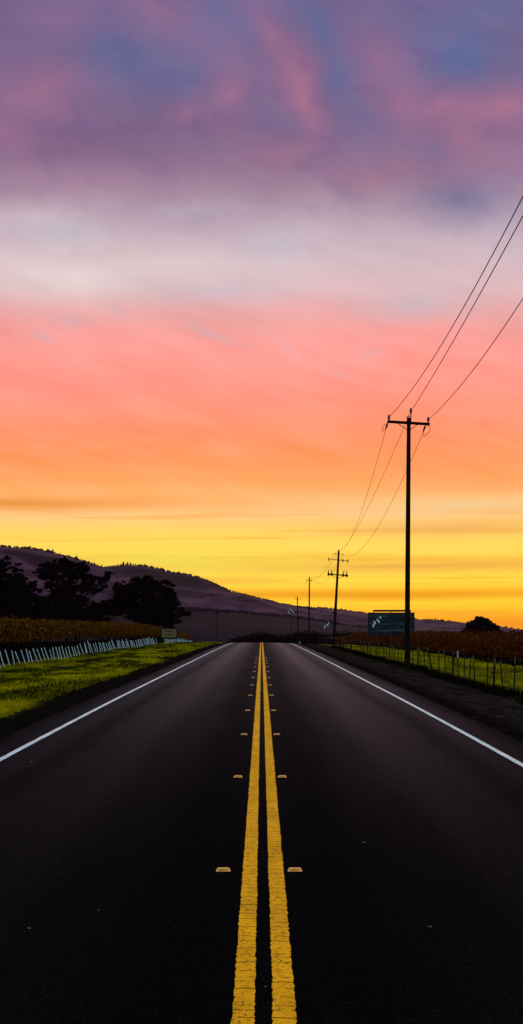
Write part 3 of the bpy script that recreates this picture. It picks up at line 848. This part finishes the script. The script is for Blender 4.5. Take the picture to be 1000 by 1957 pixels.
# ------------------------------------------------------------------ dark wire fence (right)
def post_fence():
    rs = np.random.RandomState(12)
    x0 = 6.75
    base = Vector((x0, 40, gz(x0, 40)))
    r = thing('wire_fence', base, 'dark wire fence of thin posts with pale tips along the right verge', 'fence')
    h = 1.02
    d = 44.6; i = 0; tops = []
    special = {6: .10, 9: .22, 12: .16}
    while d < 205:
        lean = rs.normal() * .035
        if rs.rand() < .22: lean = -abs(rs.normal()) * .13
        if 5 < i < 16 and rs.rand() < .4: lean = -rs.uniform(.06, .2)
        hh = h * rs.uniform(.9, 1.07)
        b = Vector((x0 + rs.uniform(-.06, .06), d, gz(x0, d) - .05))
        rad = .020 if rs.rand() < .85 else .034
        tipk = rs.uniform(.10, .24) if rs.rand() < .75 else .04
        rot = Matrix.Rotation(lean, 3, 'Y') @ Matrix.Rotation(rs.normal() * .04, 3, 'X')
        L = lambda t: b + rot @ Vector((0, 0, t * hh))
        tops.append((L(.94), L(.62), L(.3)))
        mb = MB().tube([L(0), L(.5), L(1 - tipk)], [rad, rad * .96, rad * .92], 6)
        o = mb.build('post', M['post_dark'], r)
        mb = MB().tube([L(1 - tipk), L(.985), L(1)], [rad * .93, rad * .9, rad * .6], 6)
        t_ = mb.build('tip', M['post_tip_white'] if i == 8 else (M['post_tip'] if tipk > .1 else M['post_dark']), o)
        t_.parent = o
        d += 2.05 * rs.uniform(.85, 1.15); i += 1
    for k in range(3):
        MB().tube([t[k] + Vector((-.02, 0, 0)) for t in tops], .0035, 4).build('wire', M['iron'], r)
post_fence()

# ------------------------------------------------------------------ road studs
def studs():
    proto = None
    names = ['nearest', 'second', 'third', 'fourth', 'fifth', 'sixth', 'seventh', 'eighth', 'ninth', 'tenth', 'eleventh', 'twelfth']
    for side, xx in ((-1, -.266), (1, .236)):
        for k in range(12):
            d = 12.2 + 7.315 * k
            lab = '%s amber road stud %s of the double yellow line' % (names[k], 'left' if side < 0 else 'right')
            loc = Vector((xx + random.uniform(-.006, .006), d, road_z(d) + .012))
            if proto is None:
                r = thing('road_stud', loc, lab, 'road stud', 'amber road studs')
                mb = MB()
                w0, w1, l0, l1, hh = .050, .038, .048, .022, .019
                vs = [(-w0,-l0,0),(w0,-l0,0),(w0,l0,0),(-w0,l0,0),(-w1,-l1,hh),(w1,-l1,hh),(w1,l1,hh),(-w1,l1,hh)]
                mb.v = [tuple(Vector(v) + loc) for v in vs]
                mb.f = [(4,5,6,7),(0,1,5,4),(1,2,6,5),(2,3,7,6),(3,0,4,7),(0,3,2,1)]
                mb.build('body', M['marker_body'], r)
                sl = math.atan2(hh, l0 - l1)
                for s_ in (-1, 1):
                    m2 = MB().box(loc + Vector((0, s_ * (l0 + l1) / 2, hh / 2 + .001)), (.068, .022, .003), Matrix.Rotation(-s_ * sl, 3, 'X'))
                    m2.build('reflector', M['marker_lens'], r)
                proto = r
            else:
                r = proto.copy(); COL.objects.link(r); r.location = loc; r['label'] = lab
                for ch in proto.children:
                    c2 = ch.copy(); c2.parent = r; COL.objects.link(c2)
            r.rotation_euler = (math.atan((road_z(d + 1) - road_z(d - 1)) / 2), 0, random.uniform(-.05, .05))
studs()

# ------------------------------------------------------------------ utility poles and wires
def insulator(mb, base, axis=(0, 0, 1), h=.26, r=.055):
    mb.lathe(base, axis, [(0, r*.5), (.06*h, r*.5), (.2*h, r*.65), (.28*h, r*1.1), (.34*h, r*.8), (.48*h, r*1.05), (.56*h, r*.75), (.70*h, r*.9), (.8*h, r*.65), (.95*h, r*.5), (h, r*.3)], 10)
    return mb

D1, D2, D3, D4 = 72.0, 187.0, 268.0, 378.0
def pole_one():
    b = P(778, 1275, D1); b.z = gz(b.x, D1) - .1
    t = P(781.5, 799, D1)
    r = thing('utility_pole', b, 'tall nearest wooden utility pole with one crossarm, in front of the billboard', 'utility pole', 'utility poles')
    MB().tube([b, b.lerp(t, .3), b.lerp(t, .7), t], [.112, .104, .092, .080], 14).build('pole', M['pole_wood'], r, smooth=False)
    a0, a1 = P(740, 806.5, D1), P(821, 811.5, D1)
    off = Vector((0, -.14, 0))
    ang = math.atan2(a1.z - a0.z, a1.x - a0.x)
    MB().box((a0 + a1) / 2 + off, ((a1 - a0).length, .10, .11), Matrix.Rotation(-ang, 3, 'Y')).build('crossarm', M['pole_wood'], r)
    for sx in (761, 800):
        q0_ = P(sx, 811, D1) + off * 1.3; q1_ = P(780.5 + (-2.6 if sx < 780 else 2.6), 822, D1) + off * .7
        MB().tube([q0_, q1_], .016, 5).build('brace', M['iron'], r)
    for (px, py0, py1) in ((743, 806, 797.5), (818, 810, 802)):
        p0 = P(px, py0, D1) + off; ins = MB(); insulator(ins, p0 + Vector((0, 0, .04)), h=.24, r=.06); ins.build('insulator', M['porcelain'], r, smooth=True)
    # ridge pin above the pole
    MB().tube([P(785, 806, D1) + off * .5, P(785.3, 790, D1) + off * .5], .022, 6).build('ridge_pin', M['iron'], r)
    ins = MB(); insulator(ins, P(785.2, 791, D1) + off * .5, h=.24, r=.06); ins.build('insulator', M['porcelain'], r, smooth=True)
    # dead-end (strain) insulators on the far side and the jumper loops
    for pts in (((741, 809), (738.4, 818)), ((813.5, 813), (810.4, 823)), ((779.5, 801), (781.5, 793))):
        a = P(pts[0][0], pts[0][1], D1); c_ = P(pts[1][0], pts[1][1], D1); c_.y += .35
        mb = MB(); insulator(mb, a, (c_ - a), (c_ - a).length, .045); mb.build('strain_insulator', M['porcelain'], r, smooth=True)
    def loop(pp):
        pts = [P(a, b_, D1) + Vector((0, -.1 + .1 * i, 0)) for i, (a, b_) in enumerate(pp)]
        # smooth
        sm = []
        for i in range(len(pts) - 1):
            p0 = pts[max(i-1, 0)]; p1 = pts[i]; p2 = pts[i+1]; p3 = pts[min(i+2, len(pts)-1)]
            for s_ in range(5):
                tt = s_ / 5
                sm.append(.5 * ((2*p1) + (-p0+p2)*tt + (2*p0-5*p1+4*p2-p3)*tt*tt + (-p0+3*p1-3*p2+p3)*tt**3))
        sm.append(pts[-1])
        MB().tube(sm, .011, 6).build('jumper', M['cable'], r)
    loop([(741, 808), (735, 811.5), (731.5, 818), (731.5, 822), (734.5, 822), (738.3, 817.5)])
    loop([(817, 813), (822, 818), (821.5, 824), (815, 830), (812, 832.5), (811, 829), (810.5, 823)])
    loop([(785.2, 789), (781.5, 793), (784, 798), (787, 806)])
    return r
def pole_two():
    t = P(647.8, 1052, D2); b = P(637.5, 1240, D2); b.z = gz(b.x, D2) - .1
    r = thing('utility_pole', b, 'leaning second utility pole with two crossarms and fuse cutouts', 'utility pole', 'utility poles')
    ax = lambda py: P(np.interp(py, [1052, 1240], [647.8, 637.5]), py, D2)
    MB().tube([b, b.lerp(t, .4), t], [.17, .145, .10], 12).build('pole', M['pole_wood'], r)
    MB().tube([t, t + Vector((0, 0, .14))], [.05, .02], 6).build('pole_cap', M['iron'], r)
    # top: guard rail with dead ends each side
    for s_, (px, py) in ((-1, (640.5, 1058)), (1, (655, 1059.5))):
        q = P(px, py, D2)
        mb = MB(); insulator(mb, q - Vector((.09, 0, 0)), (1, 0, .05), .22, .05); mb.build('strain_insulator', M['porcelain'], r)
        MB().tube([ax(1057), q], .008, 4).build('jumper', M['cable'], r)
    def arm(xa, ya, xb, yb, w_=.09):
        a0, a1 = P(xa, ya, D2), P(xb, yb, D2); ang = math.atan2(a1.z - a0.z, a1.x - a0.x)
        MB().box((a0 + a1) / 2 + Vector((0, -.2, 0)), ((a1 - a0).length, .09, w_), Matrix.Rotation(-ang, 3, 'Y')).build('crossarm', M['pole_wood'], r)
    arm(627.5, 1068.3, 666, 1072.3, .06)
    arm(626, 1097.5, 665.5, 1100, .12)
    for px, py in ((628.4, 1069), (655.5, 1071.5), (665, 1072.5)):
        q = P(px, py + 4.2, D2) + Vector((0, -.2, 0))
        mb = MB(); insulator(mb, q, h=.46, r=.06); mb.build('insulator', M['porcelain'], r)
    for px, py, w_ in ((628, 1099, 1), (634, 1099, 1), (656, 1101, 1), (662.5, 1101.5, 1)):
        q = P(px, py + 1.5, D2) + Vector((0, -.22, 0))
        mb = MB().lathe(q, (0, 0, 1), [(0, .06), (.04, .12), (.26, .12), (.30, .07)], 9)
        mb.lathe(q + Vector((0, 0, .29)), (0, 0, 1), [(0, .05), (.18, .05), (.34, .022), (.40, .012)], 7)
        mb.build('fuse_cutout', M['iron'], r)
    for px in (637.5, 659):
        q = P(px, 1092, D2); MB().tube([q, q + Vector((.1, 0, .12))], .025, 5).build('fuse_tube', M['iron'], r)
    pts = [P(635, 1099.5, D2), P(639.5, 1103, D2), P(645, 1104, D2), P(650, 1103.8, D2), P(655, 1101, D2)]
    MB().tube([p + Vector((0, -.25, 0)) for p in pts], .022, 5).build('brace', M['iron'], r)
    return r
def pole_plain(D, tx, ty, bx, label, armw, rad):
    t = P(tx, ty, D); b = P(bx, 1235, D); b.z = gz(b.x, D) - .1
    r = thing('utility_pole', b, label, 'utility pole', 'utility poles')
    MB().tube([b, b.lerp(t, .5), t], [rad, rad * .85, rad * .65], 10).build('pole', M['pole_wood'], r)
    z = t.z - .55
    MB().box((t.x, D - .16, z), (armw, .09, .07)).build('crossarm', M['pole_wood'], r)
    for s_ in (-1, 1):
        mb = MB(); insulator(mb, (t.x + s_ * armw * .46, D - .16, z), h=.26, r=.06); mb.build('insulator', M['porcelain'], r)
    return r
pole_one(); pole_two()
pole_plain(D3, 591.5, 1103, 591, 'slender third utility pole with tiny crossarm, left of the leaning one', .85, .14)
pole_plain(D4, 568.5, 1140, 570, 'shortest most distant utility pole, leftmost of the line, near the road crest', 1.1, .15)

def wire(pts3, label, rad):
    o = MB().tube(pts3, rad, 5).build('power_line', M['cable'], origin=tuple(pts3[0]))
    return tag(o, label, 'power line', 'power lines strung along the road')
def sagged(a, b, sag, n=40):
    return [a.lerp(b, i / n) - Vector((0, 0, sag * 4 * (i / n) * (1 - i / n))) for i in range(n + 1)]
# near span: from pole one towards and past the camera; fitted as quadratic arcs through three sightings
def near_wire(p0, p1, p2, c_, label):
    """p0,p1,p2 photo points; c_: sideways drift per metre"""
    A = P(p0[0], p0[1], D1)
    X0 = A.x
    def solve(p):   # distance where lateral X0 + c*(D1-d) is seen in column p[0]
        k = (p[0] - 500) / F
        d = (X0 + c_ * D1) / (k + c_)
        return d, EYE + (H0 - p[1]) * d / F
    d1_, z1 = solve(p1); d2_, z2 = solve(p2)
    s1, s2 = D1 - d1_, D1 - d2_
    Mx = np.array([[s1, s1*s1], [s2, s2*s2]]); a_, b_ = np.linalg.solve(Mx, [z1 - A.z, z2 - A.z])
    pts = []
    for s_ in np.linspace(0, D1 - 30.0, 60):
        pts.append(Vector((X0 + c_ * s_, D1 - s_, A.z + a_ * s_ + b_ * s_ * s_)))
    wire(pts, label, .012)
    return pts[-1]
e1 = near_wire((743, 798), (790.5, 740), (1000, 375), 0.0, 'leftmost of the three wires rising from the tall pole to the right edge')
e2 = near_wire((785.2, 787), (814.5, 740), (1000, 412), -0.022, 'middle of the three wires rising from the tall pole to the right edge')
e3 = near_wire((818.5, 802.5), (878, 740), (1000, 570), 0.0, 'lowest right of the three wires rising from the tall pole')
# the pole that carries the near ends of the span, beside the road and just right of the view
def pole_near(ends):
    b = Vector((6.05, 30.0, gz(6.05, 30.0) - .1)); t = Vector((6.05, 30.0, max(e.z for e in ends) + .05))
    r = thing('utility_pole', b, 'wooden utility pole holding the near ends of the three wires, just outside the right edge', 'utility pole', 'utility poles')
    MB().tube([b, b.lerp(t, .5), t], [.14, .115, .09], 14).build('pole', M['pole_wood'], r)
    for e in ends:
        q = e - Vector((0, 0, .22)); s_ = 1 if q.x > 6.05 else -1
        MB().box(((6.05 + q.x) / 2 + s_ * .04, 30.0, q.z - .04), (abs(q.x - 6.05) + .08, .07, .08)).build('bracket', M['pole_wood'], r)
        mb = MB(); insulator(mb, q, h=.24, r=.06); mb.build('insulator', M['porcelain'], r, smooth=True)
pole_near([e1, e2, e3])
# second span
def span_wire(a, b, sag, label, rad=.010): wire(sagged(a, b, sag), label, rad)
A = lambda px, py, dd=D1 + .35: P(px, py, dd)
span_wire(A(738.4, 818), P(649.5, 1050, D2), 1.35, 'left wire sagging from the tall pole to the leaning pole')
span_wire(A(781.5, 795), P(652, 1053, D2), .70, 'middle wire sagging from the tall pole to the leaning pole')
span_wire(A(810.4, 823), P(656.5, 1059.5, D2), 1.8, 'right wire sagging lowest from the tall pole to the leaning pole')
span_wire(P(639.5, 1058, D2), P(587, 1106, D3), 1.1, 'left wire from the leaning pole to the slender third pole', .008)
span_wire(P(647, 1052, D2), P(591.5, 1102, D3), 1.2, 'middle wire from the leaning pole to the slender third pole', .008)
span_wire(P(655, 1060, D2), P(596, 1106, D3), 1.7, 'right wire from the leaning pole to the slender third pole', .008)
span_wire(P(587.5, 1106, D3), P(564, 1142, D4), 1.9, 'left wire from the slender pole to the most distant pole', .009)
span_wire(P(595.5, 1106, D3), P(573, 1142, D4), 2.3, 'right wire from the slender pole to the most distant pole', .009)

# ------------------------------------------------------------------ billboard seen from behind
def billboard():
    D = 150.0
    q = lambda px, py, dy=0.0: P(px, py, D) + Vector((0, dy, 0))
    bx = P(748, 1213, D)
    base = Vector((bx.x, D, gz(bx.x, D)))
    r = thing('billboard', base, 'large billboard seen from behind, slate panel with upper rail behind the tall pole', 'billboard')
    a, c_ = q(705, 1213), q(791, 1172)
    w_, h_ = c_.x - a.x, c_.z - a.z
    cen = (a + c_) / 2
    MB().box(cen + Vector((0, .03, 0)), (w_, .06, h_)).build('panel', M['panel_back'], r)
    rim = MB()
    for sx in (-1, 1): rim.box(cen + Vector((sx * (w_ / 2 + .03), .02, 0)), (.06, .14, h_ + .12))
    for sz in (-1, 1): rim.box(cen + Vector((0, .02, sz * (h_ / 2 + .03))), (w_ - .002, .14, .06))
    rim.build('frame', M['panel_rib'], r)
    for py in (1182, 1187, 1195.5, 1200, 1209):
        z = q(0, py).z
        MB().box((cen.x, D - .025, z), (w_ - .08, .045, .05 if py in (1187, 1200) else .08)).build('rail', M['panel_rib'], r)
    for px in (714, 747.5, 784.5):
        p_ = q(px, 1166, -.11)
        MB().box(((p_.x), p_.y, (p_.z + base.z) / 2), (.065, .08, p_.z - base.z)).build('post', M['galv'], r)
    a2, c2 = q(713, 1165.5, -.11), q(784, 1169, -.11)
    MB().box(((a2.x + c2.x) / 2, D - .195, q(0, 1167.3).z), (c2.x - a2.x, .085, .16)).build('top_rail', M['panel_rib'], r)
    return r
billboard()

# ------------------------------------------------------------------ striped markers and small signs
def striped_marker(cx, cy, D, k, label):
    """slim plate tilted to the right on a thin post, dark with pale reflective patches"""
    c_ = P(cx, cy, D)
    base = Vector((c_.x, D, gz(c_.x, D)))
    r = thing('roadside_marker', base, label, 'marker sign', 'tilted markers on thin posts')
    s_ = .05 * k
    # outline in units of 2.5 px of the near marker, measured from the plate's middle
    pl = [(-.30, -.42), (-.19, -.44), (.10, -.02), (.30, .22), (.30, .42), (.18, .42), (-.08, .14), (-.27, -.10)]
    pl = [(x * k, z * k) for x, z in pl]
    MB().poly([(c_.x + x, c_.z + z) for x, z in pl], D, D + .02).build('plate', M['sign_dark'], r)
    patches = [[(.13, .30), (.18, .39), (.27, .39), (.26, .20)],
               [(-.06, .16), (.02, .25), (.22, .04), (.13, -.05), (.0, .09), (.02, .13)],
               [(-.23, .05), (-.17, .12), (-.09, .05), (-.04, -.12), (-.10, -.10), (-.20, -.05)],
               [(-.28, -.08), (-.19, -.10), (-.12, -.16), (-.20, -.32), (-.26, -.34)]]
    for pt in patches:
        MB().poly([(c_.x + x * k, c_.z + z * k) for x, z in pt], D - .006, D - .002).build('reflector', M['reflector_white'], r)
    MB().tube([base - Vector((0, -.04, .05)), Vector((c_.x, D + .04, c_.z + .1 * k))], .018, 6).build('post', M['galv'], r)
striped_marker(720.5, 1189.5, 105, .95, 'tilted marker with pale blue patches in front of the billboard corner')
striped_marker(624.5, 1196.5, 165, .92, 'tilted marker with pale patches left of the leaning utility pole')

def hoop_marker():
    D = 350
    c_ = P(556.5, 1169, D); base = Vector((c_.x, D, gz(c_.x, D)))
    r = thing('wind_machine', base, 'thin post topped by two faint pale curved vanes beside the most distant pole', 'wind machine')
    MB().tube([base, Vector((c_.x, D, c_.z + .3))], [.09, .05], 7).build('post', M['sign_dark'], r)
    for pts in (((551.5, 1167), (552, 1170), (553.5, 1172), (555.5, 1173)), ((554, 1163), (556.5, 1165.5), (559, 1168.5), (562, 1172.5))):
        MB().tube([P(a, b, D) for a, b in pts], [.03, .07, .07, .03], 5).build('vane', M['tube_white'], r)
hoop_marker()
def lamp_left():
    D = 250
    c_ = P(415, 1172, D); base = Vector((c_.x, D, gz(c_.x, D)))
    r = thing('lamp_post', base, 'thin dark unlit post with small head, left of the road crest', 'lamp post')
    MB().tube([base, Vector((c_.x, D, c_.z))], [.07, .04], 7).build('post', M['sign_dark'], r)
    MB().box(c_ + Vector((-.02, 0, .05)), (.42, .3, .34), Matrix.Rotation(.5, 3, 'Y')).build('head', M['sign_dark'], r)
    MB().tube([P(411, 1175, D), P(413.5, 1172.5, D)], .03, 5).build('arm', M['galv'], r)
lamp_left()
def delineator(px, py0, py1, D, label):
    a, b = P(px, py0, D), P(px, py1, D); base = Vector((b.x, D, gz(b.x, D) - .03))
    r = thing('delineator_post', base, label, 'delineator')
    MB().box(((a.x), D, (a.z + base.z) / 2), (.09, .02, a.z - base.z)).build('post', M['tube_white'], r)
    MB().box((a.x, D - .013, a.z - .1), (.07, .005, .09)).build('reflector', M['reflector_white'], r)
delineator(573.2, 1226, 1234, 232, 'slim pale delineator post beside the road crest')

def small_sign():
    D = 183.0
    q = lambda px, py, dy=0.0: P(px, py, D) + Vector((0, dy, 0))
    a, c_ = q(309.5, 1218), q(337.5, 1202)
    base = Vector(((a.x + c_.x) / 2, D, gz((a.x + c_.x) / 2, D)))
    r = thing('vineyard_sign', base, 'small cream sign with two lines of dark lettering at the end of the leaning stakes', 'sign')
    cen = (a + c_) / 2; w_, h_ = c_.x - a.x, c_.z - a.z
    MB().box(cen, (w_, .04, h_)).build('board', M['sign_cream'], r)
    fr = MB()
    for sx in (-1, 1): fr.box(cen + Vector((sx * (w_ / 2 + .05), 0, 0)), (.10, .09, h_ + .22))
    for sz in (-1, 1): fr.box(cen + Vector((0, 0, sz * (h_ / 2 + .05))), (w_ - .002, .09, .10))
    fr.build('frame', M['sign_dark'], r)
    for sx in (-1, 1):
        MB().box((cen.x + sx * (w_ / 2 + .05), D, (cen.z - h_ / 2 + base.z) / 2 - .05), (.10, .098, cen.z - h_ / 2 - base.z + .1)).build('post', M['sign_dark'], r)
    MB().box((cen.x, D, q(0, 1221.3).z), (w_ - .12, .03, .05)).build('lower_strip', M['post_tip'], r)
    for txt, z, sz in (('Winery', cen.z + .10, .34), ('Vineyard', cen.z - .22, .30)):
        cu = bpy.data.curves.new('lettering', 'FONT'); cu.body = txt; cu.size = sz; cu.align_x = 'CENTER'; cu.extrude = .003; cu.offset = .006
        cu.materials.append(M['lettering'])
        tmp = bpy.data.objects.new('lettering_curve', cu)
        lm = bpy.data.meshes.new_from_object(tmp); bpy.data.objects.remove(tmp); lm.name = 'lettering'
        o = bpy.data.objects.new('lettering', lm); COL.objects.link(o); o.parent = r
        o.location = Vector((cen.x, D - .026, z)) - base
        o.rotation_euler = (math.radians(90), 0, 0)
small_sign()

# ------------------------------------------------------------------ litter and leaves
def scrap(name, px, py, size, mat, label, cat):
    # find the ground point seen at that spot
    d = 5.0
    while d < 150:
        p = P(px, py, d)
        z = road_z(d) + cross(p.x) + .014 if abs(p.x) < 3.9 else gz(p.x, d)
        if p.z <= z: break
        d += .05
    c_ = Vector((p.x, d, z + .004))
    n = 7; ring = []
    for k in range(n):
        th = 6.283 * k / n; rr = size * random.uniform(.6, 1.1)
        ring.append((c_.x + math.cos(th) * rr, c_.y + math.sin(th) * rr * .8, c_.z + random.uniform(0, size * .35)))
    mb = MB(); mb.v = ring + [(x, y, z_ - .004) for x, y, z_ in ring] + [(c_.x, c_.y, c_.z + size * .3), (c_.x, c_.y, c_.z)]
    for k in range(n):
        j = (k + 1) % n
        mb.f += [(k, j, 2*n), (n+j, n+k, 2*n+1), (k, n+k, n+j, j)]
    tag(mb.build(name, M[mat], origin=tuple(c_)), label, cat)
scrap('litter', 865, 1302, .07, 'litter', 'white scrap of litter at the foot of the right fence', 'litter')
scrap('litter', 963, 1317, .085, 'litter', 'pale flat scrap of litter on the grass at far right', 'litter')
for px, py, s_, lab in ((61, 1458, .035, 'small pale leaf on the left lane just inside the edge line'), (56, 1778, .014, 'dry leaf low at the left edge of the road'),
                        (821, 1773, .016, 'dry leaf low in the right lane'), (695, 1612, .018, 'small dry leaf in the middle of the right lane'), (188, 1742, .008, 'tiny dry leaf in the left lane'),
                        (507, 1888, .010, 'tiny pale chip between the two yellow lines'), (737, 1402, .03, 'small pale leaf in the right lane near the edge line')):
    scrap('fallen_leaf', px, py, s_, 'leaf_litter', lab, 'leaf')

# ------------------------------------------------------------------ haze
HAZE = True
if HAZE:
    m_ = bpy.data.materials.new('dusk_haze'); m_.use_nodes = True
    n_ = m_.node_tree; n_.nodes.clear()
    o_ = n_.nodes.new('ShaderNodeOutputMaterial'); pv = n_.nodes.new('ShaderNodeVolumePrincipled')
    pv.inputs['Color'].default_value = (0.84, 0.32, 0.56, 1); pv.inputs['Density'].default_value = 0.000025
    pv.inputs['Anisotropy'].default_value = 0.0
    n_.links.new(pv.outputs[0], o_.inputs['Volume'])
    hz = MB().box((0, 2150, 150), (7600, 4600, 330)).build('haze', m_)
    tag(hz, 'thin purple dusk haze over the valley', 'haze', kind='stuff')
